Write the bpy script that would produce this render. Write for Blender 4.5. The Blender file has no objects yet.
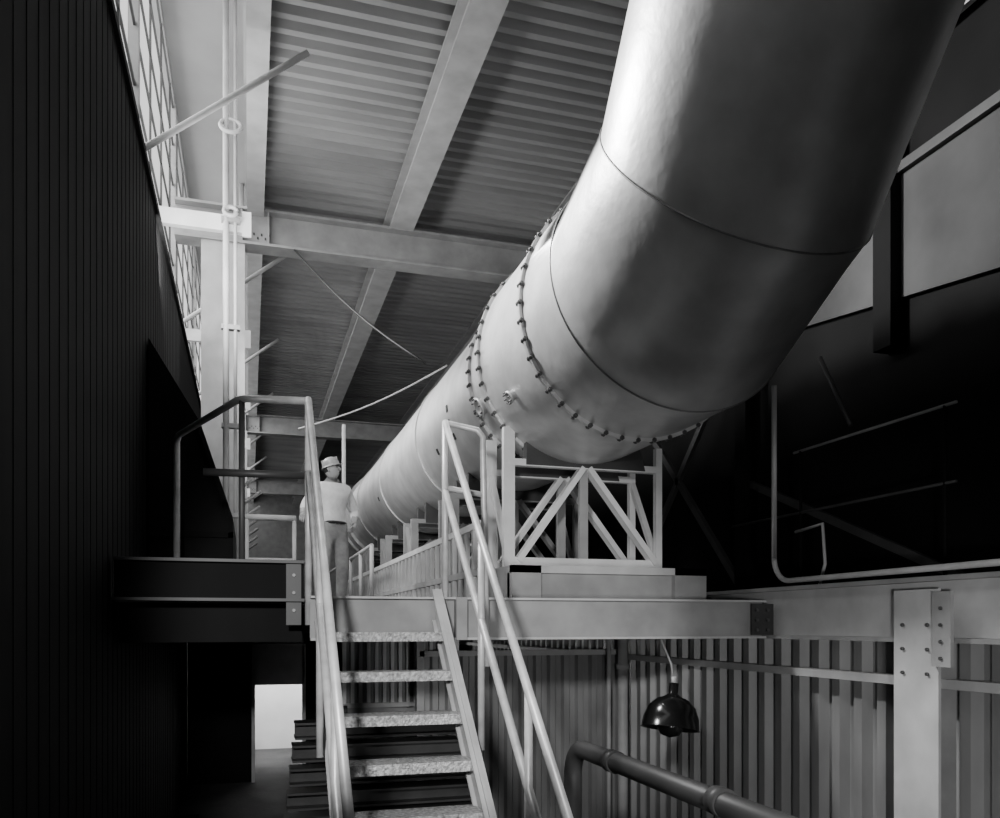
import bpy, bmesh, math, random
from mathutils import Vector, Matrix
random.seed(3)
E = 2.3   # eye height above the ground floor; builders take heights relative to eye level

# ---------------------------------------------------------------- materials
def mat(name, g, rough=0.6, metal=0.0, var=0.25, scale=3.0, bump=0.0, bscale=40, stretch=(1,1,1), tint=(1,1,1), spec=None):
    m = bpy.data.materials.new(name); m.use_nodes = True
    nt = m.node_tree; b = nt.nodes['Principled BSDF']
    if spec is not None: b.inputs['Specular IOR Level'].default_value = spec
    tc = nt.nodes.new('ShaderNodeTexCoord'); mp = nt.nodes.new('ShaderNodeMapping')
    mp.inputs['Scale'].default_value = stretch
    nt.links.new(tc.outputs['Object'], mp.inputs['Vector'])
    n = nt.nodes.new('ShaderNodeTexNoise'); n.inputs['Scale'].default_value = scale; n.inputs['Detail'].default_value = 6
    nt.links.new(mp.outputs['Vector'], n.inputs['Vector'])
    r = nt.nodes.new('ShaderNodeValToRGB')
    lo = g*(1-var); hi = min(1, g*(1+var))
    r.color_ramp.elements[0].position = .3; r.color_ramp.elements[1].position = .7
    r.color_ramp.elements[0].color = (lo*tint[0], lo*tint[1], lo*tint[2], 1)
    r.color_ramp.elements[1].color = (hi*tint[0], hi*tint[1], hi*tint[2], 1)
    nt.links.new(n.outputs['Fac'], r.inputs['Fac']); nt.links.new(r.outputs['Color'], b.inputs['Base Color'])
    b.inputs['Roughness'].default_value = rough; b.inputs['Metallic'].default_value = metal
    if bump > 0:
        n2 = nt.nodes.new('ShaderNodeTexNoise'); n2.inputs['Scale'].default_value = bscale; n2.inputs['Detail'].default_value = 3
        nt.links.new(mp.outputs['Vector'], n2.inputs['Vector'])
        bp = nt.nodes.new('ShaderNodeBump'); bp.inputs['Strength'].default_value = bump; bp.inputs['Distance'].default_value = .02
        nt.links.new(n2.outputs['Fac'], bp.inputs['Height']); nt.links.new(bp.outputs['Normal'], b.inputs['Normal'])
    return m

M_PIPE = mat('duct_aluminium_paint', .62, .40, .40, .16, 3.2, .22, 7)
M_PIPED = mat('duct_flange_steel', .30, .45, .5, .25, 8)
M_BOLT = mat('bolt_steel', .12, .4, .6, .3, 20)
M_DARKPL = mat('stencil_black', .02, .6)
M_CEIL = mat('corrugated_asbestos', .33, .8, 0, .22, 1.3, stretch=(.4, 1.5, 1))
M_STEEL = mat('painted_steel_grey', .30, .55, 0, .18, 4)
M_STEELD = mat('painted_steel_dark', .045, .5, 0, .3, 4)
M_STEELL = mat('painted_steel_light', .48, .5, 0, .15, 4)
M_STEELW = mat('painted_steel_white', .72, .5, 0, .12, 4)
M_RAIL = mat('rail_paint', .60, .4, .2, .2, 9)
M_BLACK = mat('black_sheet', .005, .7, 0, .6, 2, stretch=(1, 6, .3), spec=.15)  # near-black, tone drawn out vertically
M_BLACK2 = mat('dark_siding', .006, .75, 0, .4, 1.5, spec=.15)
M_PANEL = mat('lit_siding', .075, .7, 0, .5, .8, spec=.2)  # paler siding colour, stands in for light on the wall
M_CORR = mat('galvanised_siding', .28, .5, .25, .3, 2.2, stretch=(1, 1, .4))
M_FLOOR = mat('floor_concrete', .10, .8, 0, .35, 1.2, .3, 20)
M_PLAT = mat('floor_plate', .15, .6, .2, .3, 3)
M_TREAD = mat('tread_plate', .50, .45, .3, .5, 40, .9, 60)
M_SOFF = mat('soffit_board', .28, .7, 0, .15, 1)
M_WHITE = mat('backing_white', .85, .8, 0, .08, 2)  # white for the added wall behind the doorway
M_ENAMEL = mat('black_enamel', .010, .18, 0, .3, 3)
M_CABLE = mat('cable', .01, .6)
M_CABLEW = mat('wire_rope', .6, .5)

# ---------------------------------------------------------------- builder
class B:
    def __init__(s, name):
        s.name = name; s.bm = bmesh.new(); s.mats = []
    def mi(s, m):
        if m not in s.mats: s.mats.append(m)
        return s.mats.index(m)
    def box(s, x0, x1, y0, y1, z0, z1, m):
        i = s.mi(m)
        v = [s.bm.verts.new((x, y, z+E)) for x in (x0, x1) for y in (y0, y1) for z in (z0, z1)]
        for f in ((0,1,3,2),(4,6,7,5),(0,4,5,1),(2,3,7,6),(0,2,6,4),(1,5,7,3)):
            s.bm.faces.new([v[k] for k in f]).material_index = i
    def prism(s, pts, off, m):
        """pts: list of 3d points (polygon), off: extrusion vector"""
        i = s.mi(m); off = Vector(off)
        a = [s.bm.verts.new(Vector(p)+Vector((0,0,E))) for p in pts]
        b = [s.bm.verts.new(Vector(p)+off+Vector((0,0,E))) for p in pts]
        n = len(pts)
        s.bm.faces.new(a).material_index = i
        s.bm.faces.new(b[::-1]).material_index = i
        for k in range(n):
            s.bm.faces.new([a[k], b[k], b[(k+1) % n], a[(k+1) % n]]).material_index = i
    def bar(s, p, q, w, h, m, up=(0,0,1)):
        """rectangular bar between points"""
        i = s.mi(m); p = Vector(p)+Vector((0,0,E)); q = Vector(q)+Vector((0,0,E))
        d = (q-p).normalized(); up = Vector(up)
        if abs(d.dot(up)) > .98: up = Vector((0,1,0))
        sx = d.cross(up).normalized(); sz = sx.cross(d)
        r = []
        for c in (p, q):
            r.append([s.bm.verts.new(c+sx*a*w/2+sz*b*h/2) for a, b in ((-1,-1),(1,-1),(1,1),(-1,1))])
        s.bm.faces.new(r[0]).material_index = i; s.bm.faces.new(r[1][::-1]).material_index = i
        for k in range(4):
            s.bm.faces.new([r[0][k], r[1][k], r[1][(k+1)%4], r[0][(k+1)%4]]).material_index = i
    def ibeam(s, p, q, w, h, t, m):
        """I section, web vertical"""
        p = Vector(p); q = Vector(q); d = (q-p).normalized()
        up = Vector((0,0,1)) if abs(d.z) < .9 else Vector((1,0,0))
        sx = d.cross(up).normalized(); sz = sx.cross(d)
        s.bar(p+sz*(h/2-t/2), q+sz*(h/2-t/2), w, t, m, up)
        s.bar(p-sz*(h/2-t/2), q-sz*(h/2-t/2), w, t, m, up)
        s.bar(p, q, t, h-2*t, m, up)
    def tube(s, pts, r, m, n=12, rads=None, cap=True):
        i = s.mi(m); pts = [Vector(p)+Vector((0,0,E)) for p in pts]
        rings = []; prev = None
        for k, p in enumerate(pts):
            if k == 0: d = pts[1]-p
            elif k == len(pts)-1: d = p-pts[k-1]
            else: d = (pts[k+1]-p).normalized()+(p-pts[k-1]).normalized()
            d.normalize()
            if prev is None:
                u = d.orthogonal().normalized()
            else:
                u = (prev-d*prev.dot(d)).normalized()
            prev = u; v = d.cross(u)
            rr = rads[k] if rads else r
            rings.append([s.bm.verts.new(p+(u*math.cos(2*math.pi*j/n)+v*math.sin(2*math.pi*j/n))*rr) for j in range(n)])
        for a, b in zip(rings, rings[1:]):
            for j in range(n):
                f = s.bm.faces.new([a[j], a[(j+1)%n], b[(j+1)%n], b[j]]); f.material_index = i; f.smooth = True
        if cap:
            s.bm.faces.new(rings[0][::-1]).material_index = i; s.bm.faces.new(rings[-1]).material_index = i
    def lathe(s, prof, mtx, m, n=32):
        i = s.mi(m); rings = []
        for r, z in prof:
            rings.append([s.bm.verts.new(mtx @ Vector((r*math.cos(2*math.pi*j/n), r*math.sin(2*math.pi*j/n), z)) + Vector((0,0,E))) for j in range(n)])
        for a, b in zip(rings, rings[1:]):
            for j in range(n):
                f = s.bm.faces.new([a[j], a[(j+1)%n], b[(j+1)%n], b[j]]); f.material_index = i; f.smooth = True
    def loft(s, rings, m, smooth=True):
        i = s.mi(m); R = [[s.bm.verts.new(Vector(p)+Vector((0,0,E))) for p in r] for r in rings]; n = len(R[0])
        for a, b in zip(R, R[1:]):
            for j in range(n):
                f = s.bm.faces.new([a[j], a[(j+1)%n], b[(j+1)%n], b[j]]); f.material_index = i; f.smooth = smooth
    def corr(s, o, along, up, L, H, pitch, depth, nrm, m):
        i = s.mi(m); o = Vector(o)+Vector((0,0,E)); along = Vector(along); up = Vector(up); nrm = Vector(nrm)
        k = 0; x = 0; prev = None
        prof = ((0,0),(.28,0),(.42,1),(.78,1),(.92,0))
        while x < L:
            for fx, fz in prof:
                xx = min(L, x+fx*pitch)
                a = s.bm.verts.new(o+along*xx+nrm*depth*fz); b = s.bm.verts.new(o+along*xx+nrm*depth*fz+up*H)
                if prev: s.bm.faces.new([prev[0], a, b, prev[1]]).material_index = i
                prev = (a, b)
            x += pitch
    def done(s, bevel=0):
        bmesh.ops.recalc_face_normals(s.bm, faces=s.bm.faces)
        me = bpy.data.meshes.new(s.name); s.bm.to_mesh(me); s.bm.free()
        for m in s.mats: me.materials.append(m)
        o = bpy.data.objects.new(s.name, me); bpy.context.scene.collection.objects.link(o)
        if bevel:
            md = o.modifiers.new('bevel', 'BEVEL'); md.width = bevel; md.segments = 2; md.limit_method = 'ANGLE'
        return o

def arc(c, r, a0, a1, ux, uy, n=6):
    c = Vector(c); ux = Vector(ux); uy = Vector(uy)
    return [c+ux*r*math.cos(a0+(a1-a0)*k/n)+uy*r*math.sin(a0+(a1-a0)*k/n) for k in range(n+1)]

# ---------------------------------------------------------------- room shell
YB, YE = -5.0, 40.0
b = B('floor'); b.box(-1.2, 6.2, YB, YE, -E-.15, -E, M_FLOOR); b.done()
b = B('ceiling')
b.corr((-.02, YB, 6.0), (0,1,0), (1,0,0), YE-YB, 6.0, .22, .09, (0,0,1), M_CEIL)
b.box(-.05, 6.2, YB, YE, 6.12, 6.2, M_BLACK2)
b.box(-1.1, 0.0, YB, YE, 7.1, 7.2, M_SOFF)
b.box(-.06, -.02, YB, YE, 5.98, 7.1, M_SOFF)
b.done()
# left wall: sheeting below, glazing above
WT = 7.0
b = B('wall_left')
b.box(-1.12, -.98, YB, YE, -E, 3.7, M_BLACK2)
b.box(-1.06, -.96, YB, YE, WT, WT+.1, M_SOFF)
b.done()
b = B('window_1')
y = YB
while y < YE:
    b.box(-.995, -.975, y-.02, y+.02, 3.7, WT, M_STEELD); y += 1.1
for z in (3.74, 4.3, 4.84, 5.38, 5.92, 6.46, 6.96):
    b.box(-.995, -.975, YB, YE, z-.018, z+.018, M_STEELD)
for y in (5.2, 8.1, 12.0, 16.0, 20.0, 24., 28., 32.):
    b.box(-1.04, -.95, y-.05, y+.05, 3.7, WT, M_STEEL)
b.done()
b = B('wall_right')
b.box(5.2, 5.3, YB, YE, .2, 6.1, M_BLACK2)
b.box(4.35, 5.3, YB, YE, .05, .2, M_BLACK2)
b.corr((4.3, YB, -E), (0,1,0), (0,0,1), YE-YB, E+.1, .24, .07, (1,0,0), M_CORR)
b.done()
b = B('wall_back'); b.box(-1.1, 6.2, YE, YE+.2, -E, 7.1, M_STEEL); b.done()
b = B('wall_front'); b.box(-1.1, 6.2, YB-.2, YB, -E, 7.1, M_BLACK2); b.done()

# lit part of the right wall sheeting, its light painted as a paler panel
b = B('lit_wall_sheeting')
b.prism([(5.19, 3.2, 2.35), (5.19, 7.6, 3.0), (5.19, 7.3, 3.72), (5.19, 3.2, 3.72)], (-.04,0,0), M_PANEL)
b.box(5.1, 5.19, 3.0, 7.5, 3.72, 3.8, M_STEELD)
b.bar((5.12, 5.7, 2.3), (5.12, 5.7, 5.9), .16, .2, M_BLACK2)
b.bar((5.1, 2.5, 4.65), (5.1, 5.7, 4.65), .05, .1, M_STEELL)
b.done()

# dark tall bin along the left
b = B('storage_bin')
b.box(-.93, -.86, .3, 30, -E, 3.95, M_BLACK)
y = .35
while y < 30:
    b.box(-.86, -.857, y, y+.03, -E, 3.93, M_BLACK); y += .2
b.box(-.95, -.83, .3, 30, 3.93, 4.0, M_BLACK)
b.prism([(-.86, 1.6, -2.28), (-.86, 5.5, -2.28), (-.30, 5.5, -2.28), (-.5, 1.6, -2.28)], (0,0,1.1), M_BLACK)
b.done()
b = B('dark_block')  # added near-black block with sloped top, fills in behind the left rail
b.prism([(-.84, 7.8, .2), (-.14, 7.8, .2), (-.14, 7.8, .95), (-.42, 7.8, 1.8), (-.84, 7.8, 2.5)], (0,1.7,0), M_BLACK)
b.bar((-.16, 7.78, .2), (-.16, 7.78, .95), .04, .04, M_BLACK2)
b.bar((-.16, 7.78, .95), (-.44, 7.78, 1.8), .04, .04, M_BLACK2, (0,1,0))
b.bar((-.84, 7.78, .8), (-.14, 7.78, .8), .04, .05, M_BLACK2)
b.done()

# ---------------------------------------------------------------- roof steel
b = B('roof_purlin'); b.ibeam((2.08, YB, 5.82), (2.08, YE, 5.82), .34, .34, .03, M_STEELL); b.done()
b = B('roof_purlin'); b.ibeam((4.4, YB, 5.82), (4.4, YE, 5.82), .34, .34, .03, M_STEEL); b.done()
b = B('eave_beam'); b.ibeam((.08, YB, 5.8), (.08, YE, 5.8), .22, .36, .03, M_STEELL); b.done()
for y in (11.9, 23.4, 34.0):
    b = B('roof_girder')
    b.ibeam((-.95, y, 5.42), (5.2, y, 5.42), .3, .5, .035, M_STEEL)
    for x in (-.1, .25):
        b.box(x-.01, x+.01, y-.14, y+.14, 5.2, 5.64, M_STEEL)
    for k in range(6):
        b.box(.0+k*.05, .02+k*.05, y-.03, y-.018, 5.3+.05*(k%2), 5.33+.05*(k%2), M_STEELD)
    b.done()
for y in (11.95, 23.4, 34.0):
    b = B('building_column')
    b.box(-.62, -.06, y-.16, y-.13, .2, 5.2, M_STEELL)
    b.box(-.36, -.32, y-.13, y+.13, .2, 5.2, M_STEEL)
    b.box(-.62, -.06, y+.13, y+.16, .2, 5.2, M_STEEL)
    b.done()
# wall brackets and braces
for k, y in enumerate((9.9, 13.85, 17.8, 21.8, 25.8, 29.8)):
    b = B('wall_bracket')
    b.box(-.97, .02, y-.04, y+.04, 4.45, 4.63, M_STEELW)
    b.box(-.08, .02, y-.07, y-.04, 4.4, 4.68, M_STEELW)
    b.done()
for k, y in enumerate((8.2, 12.75, 16.6, 20.5, 24.4, 28.3)):
    b = B('brace_rod')
    b.tube([(-.94, y, 4.34), (.54, y, 5.52)], .03, M_STEELL)
    b.done()
b = B('conduit_riser')
for x, r in ((-.25, .035), (-.15, .02)):
    b.tube([(x, 9.75, .2), (x, 9.75, 7.1)], r, M_STEELL)
for z in (1.2, 2.2, 3.3, 4.5):
    b.box(-.3, -.1, 9.72, 9.8, z, z+.05, M_STEEL)
b.tube(arc((-.2, 9.7, 5.55), .11, 0, 2*math.pi, (1,0,0), (0,.45,.9), 16), .022, M_STEELL)
b.tube(arc((-.2, 9.7, 4.6), .07, 0, 2*math.pi, (1,0,0), (0,.45,.9), 16), .022, M_STEELL)
b.done()
b = B('conduit_riser')
b.tube([(-.12, 14.0, .2), (-.12, 14.0, 7.1)], .04, M_STEELL); b.done()
for k in range(7):
    b = B('wall_bracket'); y = 13.0+k*1.9; z = 1.0
    b.tube([(-.82, y, z+.9), (-.2, y, z+1.0), (.2, y, z+1.3)], .03, M_STEELL); b.done()

# hanging cables
b = B('hanging_cable')
p0 = Vector((.58, 11.8, 5.2)); p1 = Vector((1.9, 9.2, 2.95))
b.tube([p0.lerp(p1, t/8)-Vector((0,0,.12*math.sin(math.pi*t/8))) for t in range(9)], .013, M_CABLE, 6); b.done()
b = B('hanging_cable')
p0 = Vector((.55, 10.0, 2.3)); p1 = Vector((2.15, 9.2, 2.95))
b.tube([p0.lerp(p1, t/8)-Vector((0,0,.08*math.sin(math.pi*t/8))) for t in range(9)], .009, M_CABLEW, 6); b.done()

# ---------------------------------------------------------------- the duct
CX, CZ = 2.84, 2.36
N = 96
def ring(y, z, phi, R, sc=1.0):
    nv = Vector((0, math.sin(phi), math.cos(phi)))
    return [Vector((CX, y, z))+Vector((1,0,0))*R*math.cos(2*math.pi*j/N)+nv*R*sc*math.sin(2*math.pi*j/N) for j in range(N)]
R0, R1, R2 = .86, .93, .865
ph1, ph2 = math.radians(25), math.radians(53)
J1 = (5.2, CZ); J2 = (4.42, CZ+.78*math.tan(ph1))
b = B('process_duct')
rings = []
for y in (18.6, 16, 13, 10, 8.2): rings.append(ring(y, CZ, 0, R0))
rings.append(ring(7.55, CZ, 0, R0)); rings.append(ring(7.5, CZ, 0, R0+.005)); rings.append(ring(7.0, CZ, 0, R1)); rings.append(ring(6.95, CZ, 0, R1))
rings.append(ring(5.8, CZ, 0, R1)); rings.append(ring(J1[0]+.05, CZ, 0, R1-.01))
rings.append(ring(J1[0], J1[1], ph1/2, R1-.012, 1/math.cos(ph1/2)))
for t in (.07, .93):
    rings.append(ring(J1[0]+(J2[0]-J1[0])*t, J1[1]+(J2[1]-J1[1])*t, ph1, R1-.015-(R1-.015-R2)*t))
h = (ph2-ph1)/2
rings.append(ring(J2[0], J2[1], (ph1+ph2)/2, R2, 1/math.cos(h)))
for t in (.05, 1.2, 2.4, 3.35):
    rings.append(ring(J2[0]-t*math.cos(ph2), J2[1]+t*math.sin(ph2), ph2, R2))
rings.append(ring(J2[0]-3.35*math.cos(ph2), J2[1]+3.35*math.sin(ph2), ph2, .01))
b.loft(rings, M_PIPE)
def bead(r): b.tube(r+[r[0]], .006, M_PIPED, 6, cap=False)
bead(ring(J1[0], J1[1], ph1/2, R1-.01, 1/math.cos(ph1/2)))
bead(ring(J2[0], J2[1], (ph1+ph2)/2, R2+.002, 1/math.cos(h)))
def band(y0, y1, R, m):
    b.loft([ring(y0, CZ, 0, R-.06), ring(y0, CZ, 0, R), ring(y1, CZ, 0, R), ring(y1, CZ, 0, R-.06)], m, False)
def bolts(y, R, n, L=.09, br=.011):
    for k in range(n):
        a = 2*math.pi*k/n
        c = Vector((CX+R*math.cos(a), y, CZ+R*math.sin(a)))
        b.tube([c-Vector((0,L/2,0)), c+Vector((0,L/2,0))], br, M_BOLT, 6)
        b.tube([c-Vector((0,L/2-.012,0)), c-Vector((0,L/2-.03,0))], br*1.7, M_BOLT, 6)
        b.tube([c+Vector((0,L/2-.012,0)), c+Vector((0,L/2-.03,0))], br*1.7, M_BOLT, 6)
for y, R in ((5.78, R1), (6.95, R1), (7.5, R0+.01)):
    band(y-.020, y-.003, R+.026, M_PIPE); band(y+.003, y+.020, R+.026, M_PIPE)
    bolts(y, R+.02, 44)
for y in (10.2, 13.2, 16.0):
    band(y-.03, y+.03, R0+.015, M_PIPE)
band(17.6, 18.0, R0+.06, M_PIPE); band(18.5, 18.6, R0+.05, M_PIPE)
b.loft([ring(18.6, CZ, 0, R0), ring(18.75, CZ, 0, .5), ring(18.76, CZ, 0, .02)], M_PIPE)
def surf(y, ang, R): return Vector((CX+R*math.cos(ang), y, CZ+R*math.sin(ang)))
def radial(ang): return Vector((math.cos(ang), 0, math.sin(ang)))
def port(y, ang, r, R):
    n = radial(ang); t = Vector((-math.sin(ang), 0, math.cos(ang))); yv = Vector((0,1,0)); c = surf(y, ang, R)
    mt = Matrix.Translation(c) @ Matrix((t, yv, n)).transposed().to_4x4()
    b.lathe([(r, -.05), (r, .04), (r*1.35, .04), (r*1.35, .06), (r*.7, .06), (r*.6, .03), (0.001, .03)], mt, M_PIPE, 24)
    for k in range(8):
        a = 2*math.pi*k/8; p = c+t*math.cos(a)*r*1.18+yv*math.sin(a)*r*1.18+n*.06
        b.tube([p, p+n*.02], .008, M_BOLT, 6)
port(7.22, math.radians(205), .07, .9)
port(6.4, math.radians(212), .04, R1)
for y, a in ((8.5, 186), (8.5, 196), (8.5, 206), (9.3, 206), (13.6, 200)):
    n = radial(math.radians(a)); t = Vector((-n.z, 0, n.x)); c = surf(y, math.radians(a), R0+.001)
    b.prism([c-t*.035-Vector((0,.03,0)), c+t*.035-Vector((0,.03,0)), c+t*.035+Vector((0,.03,0)), c-t*.035+Vector((0,.03,0))], n*.006, M_DARKPL)
b.done()

# duct cradle trusses
for k, y in enumerate((6.9, 8.9, 11.2, 13.4, 15.6, 17.8)):
    b = B('duct_cradle')
    z0, z1 = .48, 1.5; xl, xr = 2.16, 3.60
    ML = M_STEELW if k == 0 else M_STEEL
    for yy in (y, y+.55):
        b.box(xl-.05, xl+.05, yy-.03, yy+.03, z0, 1.72 if k == 0 else 1.45, ML)
        b.box(xr-.03, xr+.03, yy-.03, yy+.03, z0, 1.62, ML)
        b.bar((xl, yy, 1.42), (xr, yy, 1.42), .07, .06, ML)
        b.bar((xl, yy, z0+.06), (xr, yy, z0+.06), .07, .1, ML)
        b.bar((xl+.08, yy-.01, z0+.08), (2.85, yy-.01, 1.40), .05, .10, ML, (0,1,0))
        b.bar((2.90, yy-.01, 1.40), (xr-.04, yy-.01, z0+.08), .05, .10, ML, (0,1,0))
        b.box(2.82, 2.90, yy-.02, yy+.02, z0+.08, 1.42, M_STEEL)
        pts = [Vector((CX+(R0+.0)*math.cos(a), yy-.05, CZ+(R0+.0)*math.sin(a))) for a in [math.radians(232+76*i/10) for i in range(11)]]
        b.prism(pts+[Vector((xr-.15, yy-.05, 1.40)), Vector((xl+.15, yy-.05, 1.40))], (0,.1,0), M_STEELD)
    b.bar((xl, y, .55), (xl, y+.55, 1.4), .05, .05, ML)
    b.bar((xr, y, .55), (xr, y+.55, 1.4), .05, .05, ML)
    b.done()
b = B('duct_base_girder')
b.box(2.0, 2.25, 6.3, 19, .2, .48, M_STEEL); b.box(3.45, 3.75, 6.3, 19, .2, .48, M_STEEL)
b.box(2.0, 3.75, 6.3, 6.36, .42, .48, M_STEELL); b.box(2.0, 3.75, 6.36, 6.42, .2, .42, M_STEEL)
b.done()
b = B('guard_grille')
b.box(1.93, 1.98, 7.0, 18.5, .86, .92, M_STEELW); b.box(1.93, 1.98, 7.0, 18.5, .44, .50, M_STEELL); b.box(1.93, 1.98, 7.0, 18.5, .2, .26, M_STEELL)
y = 7.02
while y < 18.5:
    b.box(1.935, 1.975, y-.03, y+.03, .2, .9, M_STEELL); y += .26
b.done()

# ---------------------------------------------------------------- platform
b = B('platform_deck')
b.box(-.84, 4.25, 5.95, 30, .15, .2, M_PLAT)
for y in (8.0, 10.2, 12.4, 14.6):
    b.box(-.84, 4.25, y-.05, y+.05, -.08, .15, M_STEELD)
b.done()
b = B('platform_edge_beam')
b.box(.40, 4.0, 5.86, 5.88, -.107, .2, M_STEEL)
b.box(.40, 4.0, 5.80, 5.88, .185, .2, M_STEELL); b.box(.40, 4.0, 5.80, 5.88, -.107, -.09, M_STEELL)
b.box(3.86, 4.06, 5.79, 5.80, -.08, .17, M_STEELD)
for z in (-.04, .04, .12):
    for x in (3.90, 4.0): b.tube([(x, 5.77, z), (x, 5.80, z)], .014, M_BOLT, 6)
b.box(1.42, 1.5, 5.78, 5.86, -.107, .2, M_STEEL)
b.done()
b = B('landing_fascia_beam')
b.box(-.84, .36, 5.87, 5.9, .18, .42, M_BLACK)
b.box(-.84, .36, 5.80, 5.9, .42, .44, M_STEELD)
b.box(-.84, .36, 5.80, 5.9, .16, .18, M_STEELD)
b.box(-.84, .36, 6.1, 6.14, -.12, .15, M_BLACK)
b.box(.24, .34, 5.84, 5.87, .0, .42, M_STEELD)
for z in (.1, .22, .34): b.tube([(.29, 5.82, z), (.29, 5.85, z)], .012, M_BOLT, 6)
b.done()

# ---------------------------------------------------------------- stairs
RISE, RUN, Y0, Z0 = .25, .26, 5.80, .2
SL = RISE/RUN
b = B('staircase')
for n in range(1, 10):
    y = Y0-RUN*n; z = Z0-RISE*n
    b.box(.50, 1.26, y-.03, y+.21, z-.028, z, M_TREAD)
    b.box(.50, 1.26, y-.035, y-.025, z-.06, z+.002, M_TREAD)
    b.box(.50, 1.26, y+.2, y+.21, z-.06, z, M_STEEL)
def zl(y): return Z0-(Y0-y)*SL
for x in (.45, 1.27):
    yb = Y0-(Z0+E-.02)/SL
    P = [(x, Y0, zl(Y0)+.06), (x, Y0, zl(Y0)-.22), (x, yb+.12, -E+.001), (x, yb-.1, -E+.001), (x, yb-.1, zl(yb-.1)+.12)]
    b.prism(P, (.02,0,0), M_STEELL)
    for off in (.05, -.17):
        b.bar((x+.01, Y0, zl(Y0)+off), (x+.01, yb, zl(yb)+off+.01), .07, .015, M_STEELL, (0,0,1))
# rails
for x, zt, xc in ((.39, 1.56, -1), (1.36, 1.47, 1)):
    yb = 3.35
    def L(y, off): return (x, y, zt+off-(5.88-y)*SL)
    b.tube([L(5.88, 0), L(yb, 0)], .024, M_RAIL)
    b.tube([L(5.88, -.5), L(yb, -.5)], .024, M_RAIL)
    b.tube([(x, 5.88, .0), (x, 5.88, zt)], .024, M_RAIL)
    for y in (4.9, 4.0):
        b.tube([(x, y, zl(y)-.1), L(y, 0)], .022, M_RAIL)
    b.tube([L(yb, 0), (x, yb-.02, -E)], .022, M_RAIL)
b.done()
b = B('platform_guardrail')
zt = 1.56
b.tube([(.39, 5.92, zt), (-.02, 5.98, zt)]+[(-.08, 6.02, zt-.005)]+[(-.55, 7.2, zt-.02), (-.57, 7.27, zt-.06), (-.57, 7.28, zt-.15), (-.57, 7.28, .2)], .026, M_RAIL)
b.tube([(.39, 5.92, 1.04), (-.3, 5.98, 1.04)], .026, M_STEELD)
b.tube([(-.05, 6.0, .2), (-.05, 6.0, zt)], .022, M_STEELD)
b.done()
b = B('platform_guardrail')
b.tube([(1.36, 5.9, 1.44), (1.38, 5.9, 1.47), (1.60, 5.88, 1.43), (1.64, 5.87, 1.38), (1.64, 5.76, -.3)], .024, M_RAIL)
b.tube([(1.36, 5.9, 1.0), (1.64, 5.84, .95)], .02, M_RAIL)
b.done()
b = B('platform_guardrail')
zt = 1.24
b.tube([(-.05, 9.95, zt), (.52, 9.95, zt)], .035, M_STEELL)
b.tube([(-.05, 9.95, .75), (.52, 9.95, .75)], .025, M_STEELL)
for x in (-.03, .5): b.tube([(x, 9.95, .2), (x, 9.95, zt)], .025, M_STEELL)
b.done()
b = B('platform_guardrail')
for x in (1.40,): b.tube([(x, 13.0, .2), (x, 13.0, 3.1)], .03, M_STEELL)
for y in (11.5, 12.7, 14.0): b.tube([(1.62, y, .2), (1.62, y, 1.1)], .03, M_STEELL)
b.tube([(1.62, 11.5, 1.1), (1.62, 18, 1.1)], .03, M_STEELL)
b.done()

# ---------------------------------------------------------------- right side
b = B('crane_girder')
b.box(4.08, 4.12, 3.0, 30, -.08, .27, M_STEELL); b.box(4.0, 4.2, 3.0, 30, .27, .30, M_STEEL); b.box(4.03, 4.2, 3.0, 30, -.11, -.08, M_STEEL)
b.box(4.16, 4.28, 1.0, 30, -.40, -.34, M_STEELL)
b.done()
b = B('building_column')
b.box(3.97, 3.99, 4.02, 4.38, -E, .22, M_STEELL); b.box(3.99, 4.06, 4.19, 4.21, -E, .22, M_STEEL); b.box(4.12, 4.28, 4.19, 4.21, -E, .22, M_STEEL)
for z in (-.3, -.15, 0):
    for yy in (4.1, 4.3): b.tube([(3.955, yy, z), (3.98, yy, z)], .012, M_BOLT, 6)
b.done()
b = B('gusset_plate')
b.box(3.94, 3.965, 3.9, 4.04, -.25, .2, M_STEEL); 
for z in (-.2, -.1, 0, .1): b.tube([(3.93, 3.97, z), (3.95, 3.97, z)], .012, M_BOLT, 6)
b.done()
b = B('conduit_pipe')
b.tube([(4.2, 5.98, 2.0), (4.2, 5.98, .56)]+arc((4.2, 5.78, .56), .20, 0, -math.pi/2, (0,1,0), (0,0,1), 8)+[(4.2, 3.0, .37)], .022, M_STEELL)
b.done()
b = B('conduit_pipe')
b.tube([(4.5, 6.1, .8), (4.5, 5.75, .83), (4.5, 5.72, .5), (4.5, 5.8, .3), (4.5, 6.05, .28)], .014, M_STEELL, 8)
b.done()
b = B('handrail'); b.tube([(4.7, 4.6, 1.55), (4.7, 6.4, 1.55)], .012, M_STEEL, 8)
b.tube([(4.7, 4.6, 1.0), (4.7, 7.4, 1.0)], .012, M_STEELD, 8)
for y in (4.7, 6.3): b.tube([(4.7, y, .2), (4.7, y, 1.55)], .014, M_BLACK2, 8)
b.tube([(4.9, 6.3, 2.4), (4.9, 5.9, 1.7)], .02, M_STEELD, 8)
b.done()
b = B('cross_bracing')
b.bar((5.0, 7.6, .3), (5.0, 10.5, 3.2), .05, .08, M_STEELD); b.bar((5.0, 10.5, .3), (5.0, 7.6, 3.2), .05, .08, M_STEELD)
b.bar((5.0, 4.6, .25), (5.0, 7.6, 1.5), .05, .07, M_STEELD)
b.box(4.92, 5.1, 7.5, 7.7, .2, 5.6, M_BLACK2)
b.done()
b = B('wall_partition')
b.corr((1.75, 8.85, -E), (1,0,0), (0,0,1), 2.5, E-.33, .17, .05, (0,1,0), M_CORR)
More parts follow.
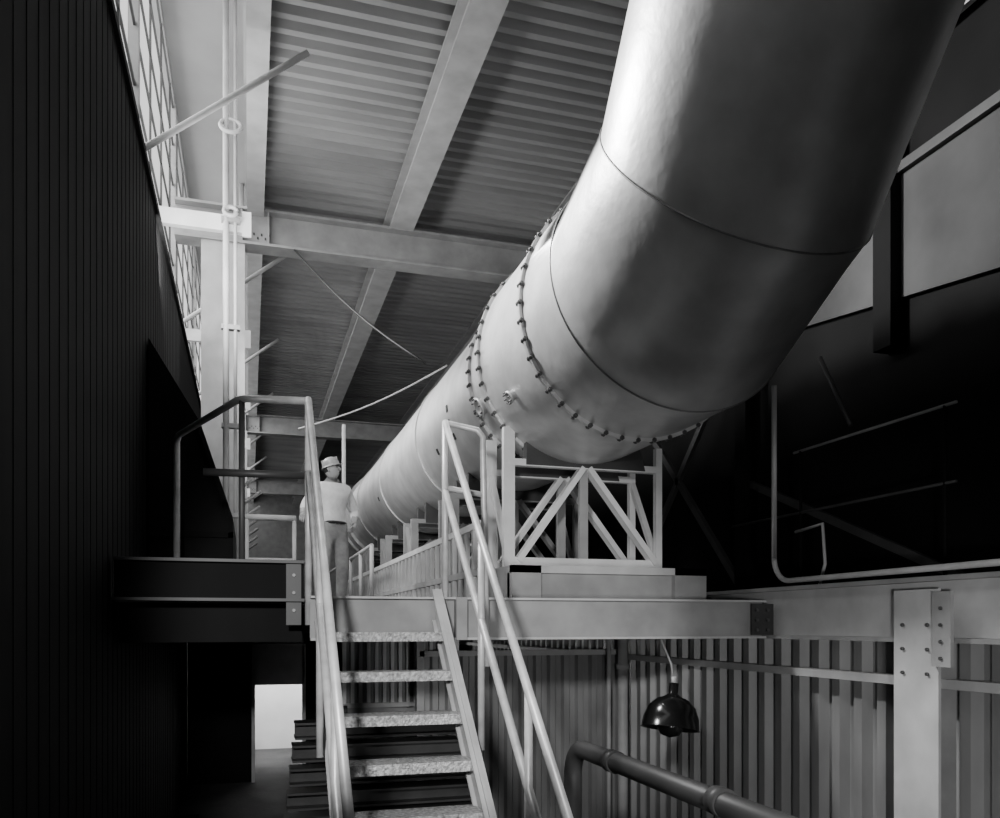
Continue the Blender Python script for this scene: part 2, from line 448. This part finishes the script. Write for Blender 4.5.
b.box(1.75, 4.2, 8.78, 8.84, -.34, -.28, M_STEELL); b.box(1.72, 1.8, 8.78, 8.9, -E, -.1, M_STEELL)
b.done()
b = B('downpipe'); b.tube([(4.05, 8.6, -E), (4.05, 8.6, -.13)], .06, M_STEELL)
for z in (-1.6, -.5): b.tube([(4.05, 8.6, z), (4.05, 8.6, z+.06)], .08, M_STEELL)
b.tube([(3.9, 8.65, -E), (3.9, 8.65, -.13)], .025, M_STEELL); b.done()
b = B('steam_pipe')
b.tube([(1.95, 4.87, -E)]+[(1.95, 4.87, -.95)]+arc((1.95, 4.69, -.94), .18, 0, math.pi/2, (0,1,0), (0,0,1), 8)+[(1.95, 3.9, -.765), (1.95, 1.8, -.78)], .056, M_STEELD, 20)
for y in (4.3, 3.2): b.tube([(1.95, y, -.763), (1.95, y-.08, -.764)], .064, M_STEELD, 20)
b.done()
# pendant lamp
b = B('pendant_lamp')
LX = 3.07
mt = Matrix.Translation((LX, 5.62, -.44)) @ Matrix.Rotation(math.radians(10), 4, 'Y') @ Matrix.Rotation(math.radians(-8), 4, 'X')
b.lathe([(.001, .0), (.035, -.0), (.035, -.08), (.06, -.10), (.12, -.125), (.175, -.18), (.205, -.26), (.215, -.34), (.221, -.345), (.208, -.34), (.19, -.26), (.10, -.15), (.001, -.14)], mt, M_ENAMEL, 40)
b.lathe([(.001, -.12), (.03, -.14), (.08, -.26), (.10, -.34), (.07, -.39), (.001, -.41)], mt, M_ENAMEL, 20)
b.tube([(LX, 5.62, -.45), (LX, 5.66, -.3), (LX, 5.84, -.1)], .009, M_STEEL, 6)
b.tube([(LX, 5.62, -.46), (LX, 5.62, -.39)], .02, M_STEELL, 10)
b.done()

# ---------------------------------------------------------------- under the platform
b = B('wall_partition')
b.box(-.85, .05, 12.7, 12.8, -E, .1, M_BLACK2); b.box(.78, 1.75, 12.7, 12.8, -E, .1, M_BLACK2)
b.box(.05, .78, 12.7, 12.8, -.3, .1, M_STEELD)
b.done()
b = B('door_1'); b.box(.03, .08, 12.64, 12.70, -E, -.3, M_STEELL); b.box(.75, .8, 12.64, 12.70, -E, -.3, M_STEELL); b.box(.03, .8, 12.64, 12.70, -.34, -.28, M_STEELL)
b.box(.05, .78, 12.64, 12.68, -.88, -.32, M_STEELL)
b.done()
b = B('door_backing'); b.box(-.8, 3.98, 16.0, 16.1, -E, .1, M_WHITE); b.done()  # added white wall, lit so the doorway looks bright
b = B('beam_stack')
for k in range(5):
    w = .03*k
    b.ibeam((.42-w, 8.3-k*.12, -1.02-k*.2), (2.1, 8.3-k*.12, -1.02-k*.2), .3, .16, .02, M_STEELD)
for x in (.6, 1.8): b.box(x-.06, x+.06, 7.9, 8.4, -E, -1.9, M_STEELD)
b.done()
b = B('louvre_screen')
for k in range(14):
    b.box(1.0+k*.09, 1.04+k*.09, 9.4, 9.44, -.9, -.1, M_STEELW)
b.box(1.0, 2.25, 9.38, 9.46, -.93, -.88, M_STEELL)
b.box(1.0, 2.25, 9.5, 9.52, -2.0, -.1, M_STEEL)
for x in (1.02, 2.22): b.box(x-.03, x+.03, 9.38, 9.46, -E, -.9, M_STEELD)
b.done()

# ---------------------------------------------------------------- man
M_SKIN = mat('skin', .40, .55, 0, .06, 8); M_SHIRT = mat('shirt_cotton', .80, .85, 0, .10, 14, .5, 18)
M_TROU = mat('trousers_cotton', .32, .85, 0, .25, 10, .5, 14); M_SHOE = mat('shoe_leather', .03, .5); M_HAT = mat('hard_hat', .32, .35, 0, .08, 3)
M_HAIR = mat('hair', .03, .7)
man = bpy.data.objects.new('man', None); bpy.context.scene.collection.objects.link(man)
man.location = (.95, 10.1, .2+E); man.rotation_euler = (0, 0, math.radians(24))
def skin_obj(name, verts, edges, rads, mats, fn, root=0, sub=2):
    me = bpy.data.meshes.new(name); me.from_pydata(verts, edges, [])
    o = bpy.data.objects.new(name, me); bpy.context.scene.collection.objects.link(o)
    sk = o.modifiers.new('skin', 'SKIN'); sk.use_smooth_shade = True
    sv = me.skin_vertices[0].data if me.skin_vertices else None
    if sv is None:
        bpy.context.view_layer.objects.active = o; o.select_set(True)
        bpy.ops.mesh.customdata_skin_add(); sv = me.skin_vertices[0].data
    for k, r in enumerate(rads):
        sv[k].radius = r if isinstance(r, tuple) else (r, r); sv[k].use_root = (k == root)
    su = o.modifiers.new('sub', 'SUBSURF'); su.levels = sub; su.render_levels = sub
    dg = bpy.context.evaluated_depsgraph_get(); dg.update()
    m2 = bpy.data.meshes.new_from_object(o.evaluated_get(dg))
    o.modifiers.clear(); o.data = m2
    m2.materials.clear()
    for m in mats: m2.materials.append(m)
    for p in m2.polygons:
        p.material_index = fn(p.center); p.use_smooth = True
    o.parent = man
    return o
V = [(0,0,.96),(0,.0,1.10),(0,.0,1.26),(0,.01,1.40),(0,0,1.50),(0,-.015,1.57),
     (.19,.01,1.42),(.34,.05,1.17),(.24,-.10,1.02),
     (-.19,.01,1.42),(-.36,.0,1.20),(-.46,-.14,1.07),
     (.10,0,.88),(.125,-.03,.50),(.135,.03,.10),(.16,-.13,.045),
     (-.10,0,.88),(-.15,-.05,.50),(-.17,.01,.10),(-.20,-.15,.045)]
Ed = [(0,1),(1,2),(2,3),(3,4),(4,5),(3,6),(6,7),(7,8),(3,9),(9,10),(10,11),(0,12),(12,13),(13,14),(14,15),(0,16),(16,17),(17,18),(18,19)]
Rd = [(.175,.135),(.17,.125),(.195,.135),(.155,.115),.062,.058,.085,.062,.036,.085,.062,.036,.112,.086,.065,.045,.112,.086,.065,.045]
def region(c):
    if c.z < .085: return 3
    if c.z < 1.02 and abs(c.x) < .30 and not (abs(c.x) > .20 and c.z > .98): return 1
    if c.z > 1.475 and abs(c.x) < .09: return 2
    if c.x < -.40 and c.z < 1.16: return 2
    if c.x > .20 and c.z < 1.12 and c.y < -.03: return 2
    return 0
skin_obj('body', V, Ed, Rd, [M_SHIRT, M_TROU, M_SKIN, M_SHOE], region)
def child_from_builder(bb, bevel=0):
    o = bb.done(bevel); o.parent = man; return o
E_save = E
E = 0.0
bb = B('belt'); bb.tube([Vector((.165*math.cos(a), .128*math.sin(a), 1.02)) for a in [2*math.pi*i/24 for i in range(25)]], .018, M_SHOE, 8); child_from_builder(bb)
# head
bm = bmesh.new(); bmesh.ops.create_uvsphere(bm, u_segments=28, v_segments=20, radius=1)
for v in bm.verts:
    x, y, z = v.co
    k = 1.0 if z > -.1 else 1.0-.32*((-z-.1)/.9)
    nx = x*.076*k; ny = y*.095*(1.0 if y > 0 else .95)*(1 if z > -.2 else .92); nz = z*.118
    if y < -.6 and -.75 < z < -.45 and abs(x) < .4: ny -= .008
    if y < -.6 and .0 < z < .22 and .2 < abs(x) < .6: ny += .010
    v.co = (nx, ny, nz)
me = bpy.data.meshes.new('head'); bm.to_mesh(me); bm.free(); me.materials.append(M_SKIN)
for p in me.polygons: p.use_smooth = True
head = bpy.data.objects.new('head', me); bpy.context.scene.collection.objects.link(head); head.parent = man
head.location = (-.02, -.025, 1.655); head.rotation_euler = (math.radians(-14), math.radians(-6), math.radians(40))
def hp(bb):
    o = bb.done(); o.parent = head; return o
bb = B('nose'); bb.tube([(0,-.088,.022), (0,-.100,-.01), (0,-.108,-.028), (0,-.09,-.036)], .01, M_SKIN, 8, rads=[.006,.010,.014,.006]); hp(bb)
bb = B('mouth'); bb.tube([(-.024,-.082,-.062), (0,-.09,-.060), (.024,-.082,-.062)], .005, M_HAIR, 6, rads=[.002,.005,.002]); hp(bb)
bb = B('eyes')
for sx in (-1, 1):
    bb.tube([(sx*.018,-.083,.006), (sx*.032,-.084,.008), (sx*.044,-.076,.006)], .006, M_HAIR, 6, rads=[.003,.007,.003])
    bb.tube([(sx*.014,-.09,.024), (sx*.032,-.09,.030), (sx*.05,-.078,.024)], .004, M_HAIR, 6)
hp(bb)
bb = B('ears')
for sx in (-1, 1):
    bb.tube([(sx*.074, .01, .022), (sx*.086, .014, .012), (sx*.084, .010, -.012), (sx*.072, .004, -.028)], .01, M_SKIN, 8, rads=[.006,.011,.010,.006])
hp(bb)
bb = B('hair'); bb.lathe([(.08, .03), (.083, .0), (.074, -.03), (.05, -.05)], Matrix.Translation((0, .016, .01)) @ Matrix.Diagonal((.96, 1.08, 1, 1)), M_HAIR, 24); 
o = hp(bb)
bmx = bmesh.new(); bmx.from_mesh(o.data)
bmesh.ops.delete(bmx, geom=[v for v in bmx.verts if v.co.y < .0], context='VERTS'); bmx.to_mesh(o.data); bmx.free()
bb = B('hard_hat')
bb.lathe([(.001, .138), (.04, .133), (.072, .113), (.09, .08), (.097, .045), (.099, .03), (.112, .024), (.114, .018), (.095, .022)], Matrix.Translation((0, -.004, .012)) @ Matrix.Diagonal((.9, 1.1, 1, 1)), M_HAT, 32)
bb.prism([(-.06,-.10,.036), (.06,-.10,.036), (.04,-.145,.028), (-.04,-.145,.028)], (0,0,.006), M_HAT)
bb.bar((0,-.1,.105), (0,.1,.105), .02, .06, M_HAT); hp(bb)
# hands
def hand(name, w, fdir, side, curl):
    """w wrist, fdir finger direction, side thumb direction, curl bend direction"""
    w = Vector(w); fdir = Vector(fdir).normalized(); side = Vector(side); side = (side-fdir*side.dot(fdir)).normalized(); curl = Vector(curl).normalized()
    bb = B(name)
    bb.tube([w-fdir*.02, w+fdir*.02, w+fdir*.06, w+fdir*.088], .03, M_SKIN, 12, rads=[.028,.036,.042,.032])
    for k, l in enumerate((.068, .078, .074, .058)):
        r = w+fdir*.078+side*(.03-.02*k)
        bb.tube([r, r+fdir*l*.45, r+fdir*l*.75+curl*l*.3, r+fdir*l*.85+curl*l*.65], .009, M_SKIN, 8, rads=[.010,.0095,.0088,.007])
    r = w+fdir*.03+side*.028
    bb.tube([r, r+side*.025+fdir*.02, r+side*.035+fdir*.05+curl*.02], .01, M_SKIN, 8, rads=[.013,.011,.008])
    child_from_builder(bb)
hand('hand_right', (-.465,-.155,1.06), (-.35,-.6,-.25), (.8,-.5,0), (0,-.2,-1))
hand('hand_left', (.235,-.115,1.01), (-.45,-.4,-.5), (-.5,-.5,.5), (-1,.2,-.2))
E = E_save

# ---------------------------------------------------------------- lights
def area(name, loc, target, sx, sy, power):
    l = bpy.data.lights.new(name, 'AREA'); l.shape = 'RECTANGLE'; l.size = sx; l.size_y = sy; l.energy = power
    o = bpy.data.objects.new(name, l); bpy.context.scene.collection.objects.link(o)
    o.location = Vector(loc)+Vector((0,0,E)); d = Vector(target)-Vector(loc)
    o.rotation_euler = d.to_track_quat('-Z', 'Y').to_euler(); return o
def spot(name, loc, target, power, ang, blend=.6, rad=.15):
    l = bpy.data.lights.new(name, 'SPOT'); l.energy = power; l.spot_size = math.radians(ang); l.spot_blend = blend; l.shadow_soft_size = rad
    o = bpy.data.objects.new(name, l); bpy.context.scene.collection.objects.link(o)
    o.location = Vector(loc)+Vector((0,0,E)); d = Vector(target)-Vector(loc)
    o.rotation_euler = d.to_track_quat('-Z', 'Y').to_euler(); return o
area('window_daylight', (-2.4, 18.5, 5.9), (2.5, 18.5, 2.8), 24, 3.2, 1500)
area('fill_aisle', (-.5, 8.6, 3.6), (1.2, 12, 6), 1.0, .5, 90)  # added fill lamp, brightens the ceiling
spot('flash_stairs', (-.45, .4, .9), (1.5, 7.0, -.05), 1000, 40, .5, .12)  # unseen flash left of the camera, brightens stairs and truss
spot('fill_man', (-.4, 7.4, 2.6), (1.0, 10.3, 1.2), 170, 50, .6, .12)  # added fill spot, brightens the man's shirt
spot('fill_duct', (-.75, 7.0, 4.8), (2.4, 4.8, 3.3), 2300, 92, .8, .3)  # added spot, boosts light from the left on the duct elbow
spot('fill_duct_far', (-.7, 11.0, 3.8), (2.4, 11.0, 2.6), 520, 115, .8, .35)  # added fill spot, brightens the far run of the duct
spot('fill_lower', (1.4, .8, -.2), (3.9, 6.4, -1.1), 260, 66)  # added unseen fill, brightens the lower right siding
area('door_backing_fill', (.6, 14.6, -.2), (.6, 16, -1.3), 2.5, 1.0, 90)  # added lamp that lights the white wall behind the doorway

w = bpy.data.worlds.new('world'); bpy.context.scene.world = w; w.use_nodes = True
nt = w.node_tree; bg = nt.nodes['Background']; bg.inputs['Color'].default_value = (.9, .9, .9, 1); bg.inputs['Strength'].default_value = 1.4

# ---------------------------------------------------------------- camera
cam = bpy.data.cameras.new('camera'); co = bpy.data.objects.new('camera', cam); bpy.context.scene.collection.objects.link(co)
co.location = (0, 0, E); co.rotation_euler = (math.radians(90), 0, math.radians(-16.8))
cam.sensor_width = 36; cam.lens = 29.88; cam.shift_y = .216; cam.clip_start = .05; cam.clip_end = 200
bpy.context.scene.camera = co
